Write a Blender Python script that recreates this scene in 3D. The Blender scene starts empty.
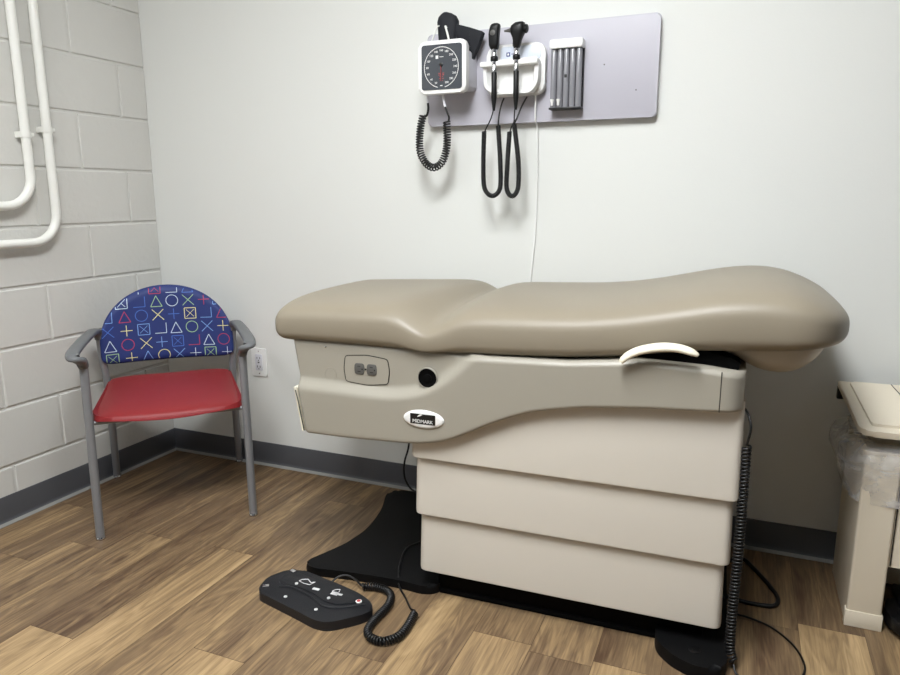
import bpy, bmesh, math, random
from mathutils import Vector, Matrix
random.seed(7)
C = bpy.context.scene.collection
PI = math.pi

# ------------------------------------------------------------------ materials
def lin(c):
    return c/12.92 if c <= .04045 else ((c+.055)/1.055)**2.4
def col(rgb):
    return (lin(rgb[0]/255), lin(rgb[1]/255), lin(rgb[2]/255), 1)
def mat(name, rgb, rough=.5, metal=0.0, var=.06, scale=8, bump=0.0, bscale=300, spec=.5, alpha=1.0, coat=0.0, emit=0.0):
    m = bpy.data.materials.new(name); m.use_nodes = True
    nt = m.node_tree; b = nt.nodes['Principled BSDF']
    b.inputs['Roughness'].default_value = rough
    b.inputs['Metallic'].default_value = metal
    b.inputs['Specular IOR Level'].default_value = spec
    b.inputs['Alpha'].default_value = alpha
    b.inputs['Coat Weight'].default_value = coat
    tc = nt.nodes.new('ShaderNodeTexCoord')
    n = nt.nodes.new('ShaderNodeTexNoise'); n.inputs['Scale'].default_value = scale; n.inputs['Detail'].default_value = 4
    nt.links.new(tc.outputs['Object'], n.inputs['Vector'])
    r = nt.nodes.new('ShaderNodeMapRange')
    r.inputs['To Min'].default_value = 1-var; r.inputs['To Max'].default_value = 1+var
    nt.links.new(n.outputs['Fac'], r.inputs['Value'])
    mx = nt.nodes.new('ShaderNodeVectorMath'); mx.operation = 'SCALE'
    mx.inputs[0].default_value = col(rgb)[:3]
    nt.links.new(r.outputs['Result'], mx.inputs['Scale'])
    nt.links.new(mx.outputs['Vector'], b.inputs['Base Color'])
    if emit:
        b.inputs['Emission Color'].default_value = col(rgb); b.inputs['Emission Strength'].default_value = emit
    if bump:
        n2 = nt.nodes.new('ShaderNodeTexNoise'); n2.inputs['Scale'].default_value = bscale; n2.inputs['Detail'].default_value = 3
        nt.links.new(tc.outputs['Object'], n2.inputs['Vector'])
        bp = nt.nodes.new('ShaderNodeBump'); bp.inputs['Strength'].default_value = bump; bp.inputs['Distance'].default_value = .002
        nt.links.new(n2.outputs['Fac'], bp.inputs['Height']); nt.links.new(bp.outputs['Normal'], b.inputs['Normal'])
    return m

M = {}
M['wall'] = mat('painted_drywall', (220,221,217), .6, var=.015, scale=2, bump=.12, bscale=180, spec=.3)
M['farwall'] = mat('unseen_drywall_darkened', (92,95,99), .7, var=.02, scale=2)  # unseen right and front walls, coloured dark to cut bounce light
M['block'] = mat('painted_block', (205,204,199), .42, var=.03, scale=3, bump=.9, bscale=45, spec=.4)
M['ceil'] = mat('ceiling_tile', (226,226,222), .8, var=.03, scale=60)
M['base'] = mat('vinyl_cove_base', (80,81,85), .42, var=.04, scale=5, spec=.4)
M['toe'] = mat('pale_cove_toe', (138,138,134), .45, var=.08, scale=9)
M['pipe'] = mat('white_painted_conduit', (232,232,226), .35, var=.01)
M['vinyl'] = mat('taupe_upholstery_vinyl', (138,129,113), .42, var=.02, scale=4, bump=.10, bscale=420, spec=.4)
M['vinyl2'] = mat('taupe_molded_underside', (180,172,156), .4, var=.02, scale=4)
M['shell'] = mat('beige_molded_plastic', (154,149,137), .36, var=.012, scale=4, bump=.05, bscale=500, spec=.45)
M['shroud'] = mat('beige_shroud_panel', (209,203,192), .42, var=.012, scale=3, bump=.04, bscale=400, spec=.4)
M['cream'] = mat('cream_handle_plastic', (232,226,206), .35, var=.01)
M['black'] = mat('black_plastic', (9,9,10), .45, spec=.35, var=.08, bump=.15, bscale=600)
M['blacksoft'] = mat('matte_black_interior', (4,4,4), .8, spec=.1)
M['pad'] = mat('black_rubber_pad', (8,8,9), .6, spec=.18, var=.08, bump=.15, bscale=500)
M['pedal'] = mat('charcoal_pedal_plastic', (19,20,25), .5, var=.08, bump=.25, bscale=450)
M['cord'] = mat('black_cord', (11,11,12), .42, var=.05)
M['white'] = mat('white_plastic', (236,236,234), .3, var=.01)
M['greyplastic'] = mat('pale_grey_plastic', (214,214,220), .4, var=.01)
M['board'] = mat('lavender_grey_laminate', (184,182,191), .45, var=.012, scale=5)
M['dial'] = mat('dark_dial_face', (66,70,76), .22, var=.05, coat=.5)
M['dark'] = mat('dial_dark', (14,14,15), .4)
M['navy'] = mat('navy_cuff_nylon', (5,9,20), .7, var=.15, scale=30, bump=.5, bscale=700)
M['chrome'] = mat('chrome', (225,225,228), .14, metal=1)
M['red'] = mat('red_print', (185,70,70), .5)
M['blue'] = mat('blue_print', (40,50,120), .5)
M['translucent'] = mat('clear_sticker_blue', (214,220,230), .25)
M['tube'] = mat('smoked_tube_plastic', (138,138,143), .22, var=.03, alpha=.88, coat=.4)
M['chairleg'] = mat('grey_powdercoat_metal', (136,137,140), .4, metal=.35, var=.03)
M['chairarm'] = mat('grey_arm_polymer', (106,108,110), .5, var=.04, bump=.1)
M['redseat'] = mat('red_seat_vinyl', (138,40,43), .42, var=.04, scale=12, bump=.3, bscale=650, spec=.35)
M['bluefab'] = mat('royal_blue_fabric', (28,47,110), .6, var=.06, scale=14, bump=.2, bscale=700)
for k, c in {'s_white':(196,214,232),'s_blue':(72,112,196),'s_red':(176,58,92),'s_yellow':(226,222,160),'s_green':(160,196,150),'s_light':(120,160,222)}.items():
    M[k] = mat('thread_'+k[2:], c, .6)
M['can'] = mat('cream_bin_plastic', (226,216,196), .45, var=.02, scale=6, bump=.08)
M['outgrey'] = mat('grey_receptacle', (84,83,80), .5)
M['line'] = mat('panel_seam', (40,36,30), .6)
M['stain'] = mat('scuffed_white_print', (215,215,215), .6)

def bag_material():
    m = bpy.data.materials.new('clear_bin_liner'); m.use_nodes = True
    nt = m.node_tree; b = nt.nodes['Principled BSDF']
    b.inputs['Base Color'].default_value = col((225,226,228)); b.inputs['Roughness'].default_value = .22
    tc = nt.nodes.new('ShaderNodeTexCoord'); n = nt.nodes.new('ShaderNodeTexNoise')
    n.inputs['Scale'].default_value = 9; n.inputs['Detail'].default_value = 3; n.inputs['Distortion'].default_value = 2.5
    nt.links.new(tc.outputs['Object'], n.inputs['Vector'])
    r = nt.nodes.new('ShaderNodeMapRange'); r.inputs['From Min'].default_value = .35; r.inputs['From Max'].default_value = .7
    r.inputs['To Min'].default_value = .14; r.inputs['To Max'].default_value = .48
    nt.links.new(n.outputs['Fac'], r.inputs['Value']); nt.links.new(r.outputs['Result'], b.inputs['Alpha'])
    bp = nt.nodes.new('ShaderNodeBump'); bp.inputs['Strength'].default_value = .7; bp.inputs['Distance'].default_value = .006
    nt.links.new(n.outputs['Fac'], bp.inputs['Height']); nt.links.new(bp.outputs['Normal'], b.inputs['Normal'])
    return m
M['bag'] = bag_material()

def floor_material():
    m = bpy.data.materials.new('wood_look_vinyl_plank'); m.use_nodes = True
    nt = m.node_tree; N = nt.nodes; L = nt.links; b = N['Principled BSDF']
    b.inputs['Roughness'].default_value = .42; b.inputs['Specular IOR Level'].default_value = .35
    tone = N.new('ShaderNodeAttribute'); tone.attribute_name = 'tone'
    seed = N.new('ShaderNodeAttribute'); seed.attribute_name = 'seed'
    geo = N.new('ShaderNodeTexCoord')
    off = N.new('ShaderNodeCombineXYZ'); 
    s1 = N.new('ShaderNodeMath'); s1.operation = 'MULTIPLY'; s1.inputs[1].default_value = 37.3
    L.new(seed.outputs['Fac'], s1.inputs[0]); L.new(s1.outputs[0], off.inputs['X']); L.new(s1.outputs[0], off.inputs['Z'])
    add = N.new('ShaderNodeVectorMath'); add.operation = 'ADD'
    L.new(geo.outputs['Object'], add.inputs[0]); L.new(off.outputs[0], add.inputs[1])
    # broad heartwood figure
    mp = N.new('ShaderNodeMapping'); mp.inputs['Scale'].default_value = (9, 1.1, 1)
    L.new(add.outputs[0], mp.inputs['Vector'])
    n1 = N.new('ShaderNodeTexNoise'); n1.inputs['Scale'].default_value = 1.5; n1.inputs['Detail'].default_value = 3; n1.inputs['Distortion'].default_value = .6
    L.new(mp.outputs[0], n1.inputs['Vector'])
    # cathedral rings: bands of the same field
    mr = N.new('ShaderNodeMath'); mr.operation = 'MULTIPLY'; mr.inputs[1].default_value = 62
    L.new(n1.outputs['Fac'], mr.inputs[0])
    sn = N.new('ShaderNodeMath'); sn.operation = 'SINE'; L.new(mr.outputs[0], sn.inputs[0])
    # fine streaks
    mp2 = N.new('ShaderNodeMapping'); mp2.inputs['Scale'].default_value = (95, 1.3, 1)
    L.new(add.outputs[0], mp2.inputs['Vector'])
    n2 = N.new('ShaderNodeTexNoise'); n2.inputs['Scale'].default_value = 1.0; n2.inputs['Detail'].default_value = 4; n2.inputs['Roughness'].default_value = .6
    L.new(mp2.outputs[0], n2.inputs['Vector'])
    mp3 = N.new('ShaderNodeMapping'); mp3.inputs['Scale'].default_value = (11, .8, 1)
    L.new(add.outputs[0], mp3.inputs['Vector'])
    n3 = N.new('ShaderNodeTexNoise'); n3.inputs['Scale'].default_value = 1.4; n3.inputs['Detail'].default_value = 5
    L.new(mp3.outputs[0], n3.inputs['Vector'])
    def mad(src, k, c):
        x = N.new('ShaderNodeMath'); x.operation = 'MULTIPLY_ADD'; x.inputs[1].default_value = k; x.inputs[2].default_value = c
        L.new(src, x.inputs[0]); return x.outputs[0]
    def plus(a, c):
        x = N.new('ShaderNodeMath'); x.operation = 'ADD'; L.new(a, x.inputs[0]); L.new(c, x.inputs[1]); return x.outputs[0]
    v = plus(mad(tone.outputs['Fac'], .62, .06), mad(n1.outputs['Fac'], .65, -.325))
    v = plus(v, mad(n2.outputs['Fac'], .65, -.325))
    v = plus(v, mad(n3.outputs['Fac'], .80, -.40))
    v = plus(v, mad(sn.outputs[0], .07, 0))
    mp4 = N.new('ShaderNodeMapping'); mp4.inputs['Scale'].default_value = (260, 9, 1)
    L.new(add.outputs[0], mp4.inputs['Vector'])
    n4 = N.new('ShaderNodeTexNoise'); n4.inputs['Scale'].default_value = 1.0; n4.inputs['Detail'].default_value = 3; n4.inputs['Roughness'].default_value = .7
    L.new(mp4.outputs[0], n4.inputs['Vector'])
    v = plus(v, mad(n4.outputs['Fac'], .55, -.275))
    # knots: sparse dark swirls
    mp5 = N.new('ShaderNodeMapping'); mp5.inputs['Scale'].default_value = (7, 2.2, 1)
    L.new(add.outputs[0], mp5.inputs['Vector'])
    vo = N.new('ShaderNodeTexVoronoi'); vo.inputs['Scale'].default_value = 1.0
    L.new(mp5.outputs[0], vo.inputs['Vector'])
    rg = N.new('ShaderNodeMath'); rg.operation = 'MULTIPLY'; rg.inputs[1].default_value = 46; L.new(vo.outputs['Distance'], rg.inputs[0])
    ds = N.new('ShaderNodeMath'); ds.operation = 'MULTIPLY_ADD'; ds.inputs[1].default_value = 30; L.new(n3.outputs['Fac'], ds.inputs[0]); L.new(rg.outputs[0], ds.inputs[2])
    sk = N.new('ShaderNodeMath'); sk.operation = 'SINE'; L.new(ds.outputs[0], sk.inputs[0])
    kn = N.new('ShaderNodeMapRange'); kn.inputs['From Min'].default_value = .05; kn.inputs['From Max'].default_value = .38; kn.inputs['To Min'].default_value = 1; kn.inputs['To Max'].default_value = 0
    L.new(vo.outputs['Distance'], kn.inputs['Value'])
    km = N.new('ShaderNodeMath'); km.operation = 'MULTIPLY'; L.new(kn.outputs['Result'], km.inputs[0]); L.new(sk.outputs[0], km.inputs[1])
    v = plus(v, mad(km.outputs[0], .13, 0)); v = plus(v, mad(kn.outputs['Result'], -.16, .03))
    cr = N.new('ShaderNodeValToRGB'); e = cr.color_ramp.elements
    e[0].position = 0.0; e[0].color = col((84,64,48))
    e[1].position = 1.0; e[1].color = col((186,158,118))
    x = e.new(.35); x.color = col((118,97,73))
    x = e.new(.62); x.color = col((152,127,93))
    L.new(v, cr.inputs['Fac']); L.new(cr.outputs['Color'], b.inputs['Base Color'])
    bp = N.new('ShaderNodeBump'); bp.inputs['Strength'].default_value = .12; bp.inputs['Distance'].default_value = .001
    L.new(n2.outputs['Fac'], bp.inputs['Height']); L.new(bp.outputs['Normal'], b.inputs['Normal'])
    return m
M['floor'] = floor_material()

# ------------------------------------------------------------------ mesh helpers
def link(name, me, mats, parent=None, smooth=False, angle=None):
    o = bpy.data.objects.new(name, me); C.objects.link(o)
    for m in (mats if isinstance(mats, (list, tuple)) else [mats]): me.materials.append(m)
    if parent: o.parent = parent
    if smooth:
        for p in me.polygons: p.use_smooth = True
        if angle:
            md = o.modifiers.new('autosmooth', 'EDGE_SPLIT'); md.split_angle = math.radians(angle)
    return o
class B:
    """collects shapes for one mesh"""
    def __init__(s): s.bm = bmesh.new(); s.mi = 0
    def _fm(s, fs):
        for f in fs: f.material_index = s.mi
    def raw(s, vs, fs):
        v = [s.bm.verts.new(p) for p in vs]; out = []
        for f in fs:
            try: out.append(s.bm.faces.new([v[i] for i in f]))
            except ValueError: pass
        s._fm(out); return v, out
    def box(s, x0, x1, y0, y1, z0, z1, bev=0, seg=2, mtx=None, only=None):
        t = bmesh.new()
        vs = [t.verts.new((x, y, z)) for x in (x0, x1) for y in (y0, y1) for z in (z0, z1)]
        for f in ((0,1,3,2),(4,6,7,5),(0,4,5,1),(2,3,7,6),(0,2,6,4),(1,5,7,3)): t.faces.new([vs[i] for i in f])
        if bev:
            ed = t.edges[:] if only is None else [e for e in t.edges if only(e)]
            bmesh.ops.bevel(t, geom=ed, offset=bev, segments=seg, profile=.5, affect='EDGES')
        s.merge(t, mtx); return s
    def merge(s, t, mtx=None):
        t.verts.index_update(); mp = []
        for v in t.verts: mp.append(s.bm.verts.new(mtx @ v.co if mtx else v.co))
        for f in t.faces:
            try:
                nf = s.bm.faces.new([mp[v.index] for v in f.verts]); nf.material_index = s.mi
            except ValueError: pass
        t.free()
    def prism(s, pts, a, b, axis='z', bev=0, seg=2, mtx=None, top_only=False):
        """pts outline in the two other axes"""
        t = bmesh.new()
        def P(p, h):
            return {'z':(p[0],p[1],h),'y':(p[0],h,p[1]),'x':(h,p[0],p[1])}[axis]
        lo = [t.verts.new(P(p, a)) for p in pts]; hi = [t.verts.new(P(p, b)) for p in pts]
        n = len(pts); t.faces.new(lo[::-1]); t.faces.new(hi)
        for i in range(n): t.faces.new([lo[i], lo[(i+1)%n], hi[(i+1)%n], hi[i]])
        if bev:
            hs = set(hi); ls = set(lo)
            ed = [e for e in t.edges if (e.verts[0] in hs and e.verts[1] in hs) or (not top_only and e.verts[0] in ls and e.verts[1] in ls)]
            bmesh.ops.bevel(t, geom=ed, offset=bev, segments=seg, profile=.5, affect='EDGES')
        bmesh.ops.recalc_face_normals(t, faces=t.faces[:])
        s.merge(t, mtx); return s
    def rings(s, rs, cap=True, closed=True):
        vs = [[s.bm.verts.new(p) for p in r] for r in rs]; n = len(rs[0]); fs = []
        for a, b in zip(vs, vs[1:]):
            for i in range(n if closed else n-1):
                fs.append(s.bm.faces.new([a[i], a[(i+1)%n], b[(i+1)%n], b[i]]))
        if cap:
            fs.append(s.bm.faces.new(vs[0][::-1])); fs.append(s.bm.faces.new(vs[-1]))
        s._fm(fs); return s
    def tube(s, pts, r, n=10, flat=None, up=None, cap=True):
        """r: radius or list; flat: (ra, rb) ellipse multipliers, rb along up"""
        pts = [Vector(p) for p in pts]; rs = []
        prev = None
        for i, p in enumerate(pts):
            d = (pts[min(i+1, len(pts)-1)]-pts[max(i-1, 0)]).normalized()
            if up is not None: u = Vector(up)
            elif prev is None: u = Vector((0,0,1)) if abs(d.z) < .9 else Vector((0,1,0))
            else: u = prev
            u = (u - d*u.dot(d)).normalized(); prev = u; w = d.cross(u)
            rr = r[i] if isinstance(r, (list, tuple)) else r
            fa, fb = flat if flat else (1, 1)
            rs.append([p + w*(rr*fa*math.cos(2*PI*k/n)) + u*(rr*fb*math.sin(2*PI*k/n)) for k in range(n)])
        s.rings(rs, cap); return s
    def lathe(s, prof, origin, axis, n=24):
        """prof: (radius, distance along axis)"""
        ax = Vector(axis).normalized(); u = Vector((0,0,1)) if abs(ax.z) < .9 else Vector((1,0,0))
        u = (u-ax*u.dot(ax)).normalized(); w = ax.cross(u); o = Vector(origin)
        s.rings([[o+ax*h+(u*math.cos(2*PI*k/n)+w*math.sin(2*PI*k/n))*max(r, 1e-5) for k in range(n)] for r, h in prof]); return s
    def obj(s, name, m, parent=None, smooth=True, angle=40, weld=0):
        if weld: bmesh.ops.remove_doubles(s.bm, verts=s.bm.verts[:], dist=weld)
        bmesh.ops.recalc_face_normals(s.bm, faces=s.bm.faces[:])
        me = bpy.data.meshes.new(name); s.bm.to_mesh(me); s.bm.free()
        return link(name, me, m, parent, smooth, angle)
def spline(pts, n=8):
    P = [Vector(p) for p in pts]; out = []
    P = [P[0]*2-P[1]] + P + [P[-1]*2-P[-2]]
    for i in range(1, len(P)-2):
        for k in range(n):
            t = k/n; a, b, c, d = P[i-1], P[i], P[i+1], P[i+2]
            out.append(.5*((2*b)+(c-a)*t+(2*a-5*b+4*c-d)*t*t+(3*b-a-3*c+d)*t**3))
    out.append(P[-2]); return out
def resample(path, m):
    L = [0]
    for a, b in zip(path, path[1:]): L.append(L[-1]+(b-a).length)
    out = []; j = 0
    for i in range(m+1):
        s = L[-1]*i/m
        while j < len(L)-2 and L[j+1] < s: j += 1
        f = (s-L[j])/max(L[j+1]-L[j], 1e-9); out.append(path[j].lerp(path[j+1], min(f, 1)))
    return out, L[-1]
def helix(bb, pts, R, r, pitch, per=9, n=5):
    path, ln = resample(spline(pts, 10), 10)
    turns = int(ln/pitch); path, ln = resample(spline(pts, 10), turns*per)
    u = None; out = []
    for i, p in enumerate(path):
        d = (path[min(i+2, len(path)-1)]-path[max(i-2, 0)]).normalized()
        if u is None: u = Vector((0,1,0)) if abs(d.y) < .9 else Vector((0,0,1))
        u = (u-d*u.dot(d)).normalized(); w = d.cross(u); a = 2*PI*i/per
        out.append(p+(u*math.cos(a)+w*math.sin(a))*R)
    bb.tube(out, r, n=n)
def interp(tab, x):
    if x <= tab[0][0]: return tab[0][1]
    for (a, b), (c, d) in zip(tab, tab[1:]):
        if x <= c: return b+(d-b)*(x-a)/(c-a)
    return tab[-1][1]
def smooth_tab(tab, w=.02):
    return lambda x: sum(interp(tab, x+k*w/2) for k in (-2,-1,0,1,2))/5
def sstep(t):
    t = min(1, max(0, t)); return t*t*(3-2*t)
def rrect(x0, x1, z0, z1, r, n=6):
    out = []
    for cx, cz, a in ((x1-r, z1-r, 0), (x0+r, z1-r, 90), (x0+r, z0+r, 180), (x1-r, z0+r, 270)):
        for k in range(n+1):
            t = math.radians(a+90*k/n); out.append((cx+r*math.cos(t), cz+r*math.sin(t)))
    return out
def rpoly(pts, r, n=5):
    """round the corners of a polygon"""
    out = []; m = len(pts)
    for i in range(m):
        p = Vector(pts[i]); a = Vector(pts[i-1]); b = Vector(pts[(i+1)%m])
        ri = r[i] if isinstance(r, (list, tuple)) else r
        da = (a-p); db = (b-p); ri2 = min(ri, da.length*.45, db.length*.45)
        s = p+da.normalized()*ri2; e = p+db.normalized()*ri2
        for k in range(n+1):
            t = k/n; out.append(tuple(s*(1-t)**2+p*2*t*(1-t)+e*t*t))
    return out
def text_into(bb, s, size, mtx, depth=.0006):
    """lettering as geometry, laid in the local xy plane of mtx"""
    cu = bpy.data.curves.new('t', 'FONT'); cu.body = s; cu.size = size; cu.align_x = 'CENTER'; cu.align_y = 'CENTER'; cu.extrude = depth; cu.resolution_u = 3
    o = bpy.data.objects.new('t', cu); C.objects.link(o)
    dg = bpy.context.evaluated_depsgraph_get(); me = bpy.data.meshes.new_from_object(o.evaluated_get(dg))
    t = bmesh.new(); t.from_mesh(me); bb.merge(t, mtx)
    bpy.data.objects.remove(o); bpy.data.curves.remove(cu); bpy.data.meshes.remove(me)
def thing(name, label, cat, loc=(0,0,0), rz=0, group=None):
    o = bpy.data.objects.new(name, None); C.objects.link(o); o.empty_display_size = .05
    o.location = loc; o.rotation_euler = (0, 0, rz); o['label'] = label; o['category'] = cat
    if group: o['group'] = group
    return o
def tag(o, label, cat, group=None):
    o['label'] = label; o['category'] = cat
    if group: o['group'] = group
    return o
def structure(o): o['kind'] = 'structure'; return o

W, D, H = 3.45, -3.7, 2.62          # room: x 0..W, y D..0, z 0..H

# ------------------------------------------------------------------ room shell
def build_floor():
    bm = bmesh.new(); ft = bm.faces.layers.float.new('tone'); fs = bm.faces.layers.float.new('seed')
    pw = .156; gap = .0007; L = 1.22
    joints = {3:-.667, 4:-1.174, 5:-.651, 6:-.212, 7:-1.083, 12:-.776, 16:-.395}
    tones = {(5,1):.95,(16,1):1.0,(3,1):.55,(4,1):1.0,(7,1):.85,(12,1):.35,(2,1):.5,(1,1):.62,(9,1):.6,(10,1):.72,(11,1):.75,(13,1):.85,(8,1):.5,(14,1):.45,(6,1):.55,
             (3,0):.45,(4,0):.3,(5,0):.45,(6,0):.5,(7,0):.5,(16,0):.28,(15,0):.25,(14,0):.3,(15,1):.3,(17,0):.3,(17,1):.55,(12,0):.6,(0,0):.3,(1,0):.4,(2,0):.35,(0,1):.5}
    rnd = random.Random(11)
    for i in range(23):
        x0, x1 = i*pw+gap, min((i+1)*pw, W)-gap
        j = joints.get(i, -rnd.uniform(.15, 1.15)); ys = [0]; y = j; k = 0
        while y > D: ys.append(y); y -= L
        ys.append(D)
        for k, (a, b) in enumerate(zip(ys, ys[1:])):
            v = [bm.verts.new(p) for p in ((x0, b+gap, 0), (x1, b+gap, 0), (x1, a-gap, 0), (x0, a-gap, 0))]
            f = bm.faces.new(v); f[ft] = tones.get((i, k), rnd.uniform(.3, .8)); f[fs] = rnd.random()
    # substrate seen in the hairline gaps
    v = [bm.verts.new(p) for p in ((-.1, D-.1, -.0012), (W+.1, D-.1, -.0012), (W+.1, .1, -.0012), (-.1, .1, -.0012))]
    f = bm.faces.new(v); f[ft] = -.2; f[fs] = .5
    me = bpy.data.meshes.new('floor'); bm.to_mesh(me); bm.free()
    return structure(link('floor', me, M['floor']))
build_floor()

structure(B().box(-.1, W+.1, 0, .1, -.05, H+.05).obj('wall_back', M['wall'], smooth=False))
structure(B().box(W, W+.1, D-.1, 0, -.05, H+.05).obj('wall_right', M['farwall'], smooth=False))
structure(B().box(-.1, W, D-.1, D, -.05, H+.05).obj('wall_front', M['farwall'], smooth=False))
structure(B().box(-.1, W+.1, D-.1, .1, H, H+.1).obj('ceiling', M['ceil'], smooth=False))

def build_block_wall():
    b = B(); b.box(-.1, -.0048, D, 0, -.05, H+.05)
    z0 = .1964-.2032; a0 = .136; g = .0042; t = 0.0
    k = 0
    while z0+k*.2032 < H:
        za = z0+k*.2032; zb = min(za+.2032, H); 
        # row between J8 and J7 has joints at .136+.2032*(2m)
        off = a0 if (k % 2) == 1 else a0-.2032
        y = 0; cuts = [0]; c = off
        while c < -D:
            if c > .01: cuts.append(-c)
            c += .4064
        cuts.append(D)
        for p, q in zip(cuts, cuts[1:]):
            ya, yb = q+(g if q != D else 0), p-(g if p != 0 else 0)
            za2, zb2 = za+g, zb-g; e = .0045
            vs = [(-.0048, ya, za2), (-.0048, yb, za2), (-.0048, yb, zb2), (-.0048, ya, zb2),
                  (-.0012, ya+e*.35, za2+e*.35), (-.0012, yb-e*.35, za2+e*.35), (-.0012, yb-e*.35, zb2-e*.35), (-.0012, ya+e*.35, zb2-e*.35),
                  (0, ya+e, za2+e), (0, yb-e, za2+e), (0, yb-e, zb2-e), (0, ya+e, zb2-e)]
            b.raw(vs, [(0,1,5,4),(1,2,6,5),(2,3,7,6),(3,0,4,7),(4,5,9,8),(5,6,10,9),(6,7,11,10),(7,4,8,11),(8,9,10,11)])
        k += 1
    return structure(b.obj('wall_left', M['block'], smooth=False))
build_block_wall()

def cove(name, p0, p1, out):
    """vinyl cove base: profile swept from p0 to p1, out = direction into the room"""
    prof = [(0, 0), (.019, 0), (.019, .0015), (.017, .0035), (.007, .0075), (.0035, .014), (.0035, .020), (.0035, .092), (.0025, .0965), (0, .0975)]
    b = B(); rs = []
    for p, mit in ((p0, 1), (p1, -1)):
        rs.append([(p[0]+out[0]*d, p[1]+out[1]*d, z) for d, z in prof])
    b.rings(rs)
    b.bm.faces.ensure_lookup_table()
    for f in b.bm.faces:          # toe lip faces take a paler grey
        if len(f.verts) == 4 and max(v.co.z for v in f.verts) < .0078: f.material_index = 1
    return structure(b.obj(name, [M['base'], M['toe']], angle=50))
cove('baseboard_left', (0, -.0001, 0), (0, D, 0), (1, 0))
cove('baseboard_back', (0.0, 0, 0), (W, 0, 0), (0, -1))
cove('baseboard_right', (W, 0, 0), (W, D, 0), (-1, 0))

# ceiling light fixtures (recessed troffers above the camera)
def troffer(x, y, label, power, sx=.6, sy=1.2):
    t = thing('ceiling_light', label, 'ceiling light', (x, y, H))
    b = B(); 
    for x0, x1, y0, y1 in ((-sx/2-.02, sx/2+.02, -sy/2-.02, -sy/2), (-sx/2-.02, sx/2+.02, sy/2, sy/2+.02), (-sx/2-.02, -sx/2, -sy/2, sy/2), (sx/2, sx/2+.02, -sy/2, sy/2)):
        b.box(x0, x1, y0, y1, -.012, 0)
    b.obj('frame', M['white'], t, smooth=False)
    dm = mat('diffuser', (250,253,255), .5, emit=power)
    B().box(-sx/2, sx/2, -sy/2, sy/2, -.006, -.001).obj('diffuser', dm, t, smooth=False)
    return t
troffer(.8, -2.5, 'white rectangular ceiling light toward the block wall side of the room', 9)
troffer(1.8, -1.86, 'white rectangular ceiling light in front of the exam table', 28)

# ------------------------------------------------------------------ conduits on the block wall
def conduit(label, ytop, zc, zh, yend, strap_z, r=.0150, R=.10, side=1):
    t = thing('conduit_pipe', label, 'pipe', (.030, ytop, 0), 0, 'white conduits on the block wall')
    pts = [(0, 0, H-.002), (0, 0, strap_z), (0, 0, zh+R)]
    for k in range(1, 9):
        a = PI/2*k/8; pts.append((0, -R+R*math.cos(a), zh+R-R*math.sin(a)))
    pts += [(0, -R-.2, zh), (0, yend-ytop, zh)]
    B().tube(pts, r, n=16, up=(1, 0, 0)).obj('pipe', M['pipe'], t, angle=60)
    s = B()
    arc = [(.0 if 0 else math.cos(math.radians(q))*(r+.0022), math.sin(math.radians(q))*(r+.0022)) for q in range(-90, 91, 15)]
    arc = [(-.030+.0005, -(r+.0022))] + arc + [(-.030+.0005, (r+.0022)), (-.030+.0005, (r-.0002)), (0, r-.0002)]
    arc += [(math.cos(math.radians(q))*(r-.0002), math.sin(math.radians(q))*(r-.0002)) for q in range(75, -90, -15)] + [(0, -(r-.0002)), (-.030+.0005, -(r-.0002))]
    s.prism([(x, y) for x, y in arc], strap_z-.010, strap_z+.010, 'z')
    s.box(-.006, .008, r+.001, r+.012, strap_z-.005, strap_z+.007, .002)
    s.obj('strap', M['pipe'], t, angle=30)
    return t
conduit('white conduit turning left on block wall, the upper shorter of the two bends', -.575, 0, 1.082, -2.6, 1.318)
conduit('white conduit nearer the room corner, the lower and longer of the two bends', -.493, 0, .957, -2.6, 1.34)

# ------------------------------------------------------------------ wall outlet
ot = thing('wall_outlet', 'white duplex wall outlet on white wall beside the chair', 'outlet', (.491, -.0005, .444))
B().prism(rrect(-.0365, .0365, -.058, .058, .004), 0, -.006, 'y', bev=.002).obj('cover_plate', M['white'], ot)
B().prism(rrect(-.0165, .0165, -.034, .034, .003), -.006, -.0085, 'y', bev=.0008).obj('receptacle', M['greyplastic'], ot)
b = B()
for zc in (.018, -.018):
    b.box(-.008, -.0055, -.0095, -.0084, zc-.004, zc+.005); b.box(.0055, .008, -.0095, -.0084, zc-.004, zc+.005)
    b.lathe([(.0025, 0), (.0025, .001)], (0, -.0084, zc-.009), (0, -1, 0), 10)
b.box(-.004, .004, -.0095, -.0084, -.003, .003)
b.obj('socket_slot', M['outgrey'], ot)
for zc in (.047, -.047): B().lathe([(.003, 0), (.003, .001), (.001, .0015)], (0, -.0058, zc), (0, -1, 0), 12).obj('screw', M['chrome'], ot)

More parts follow.
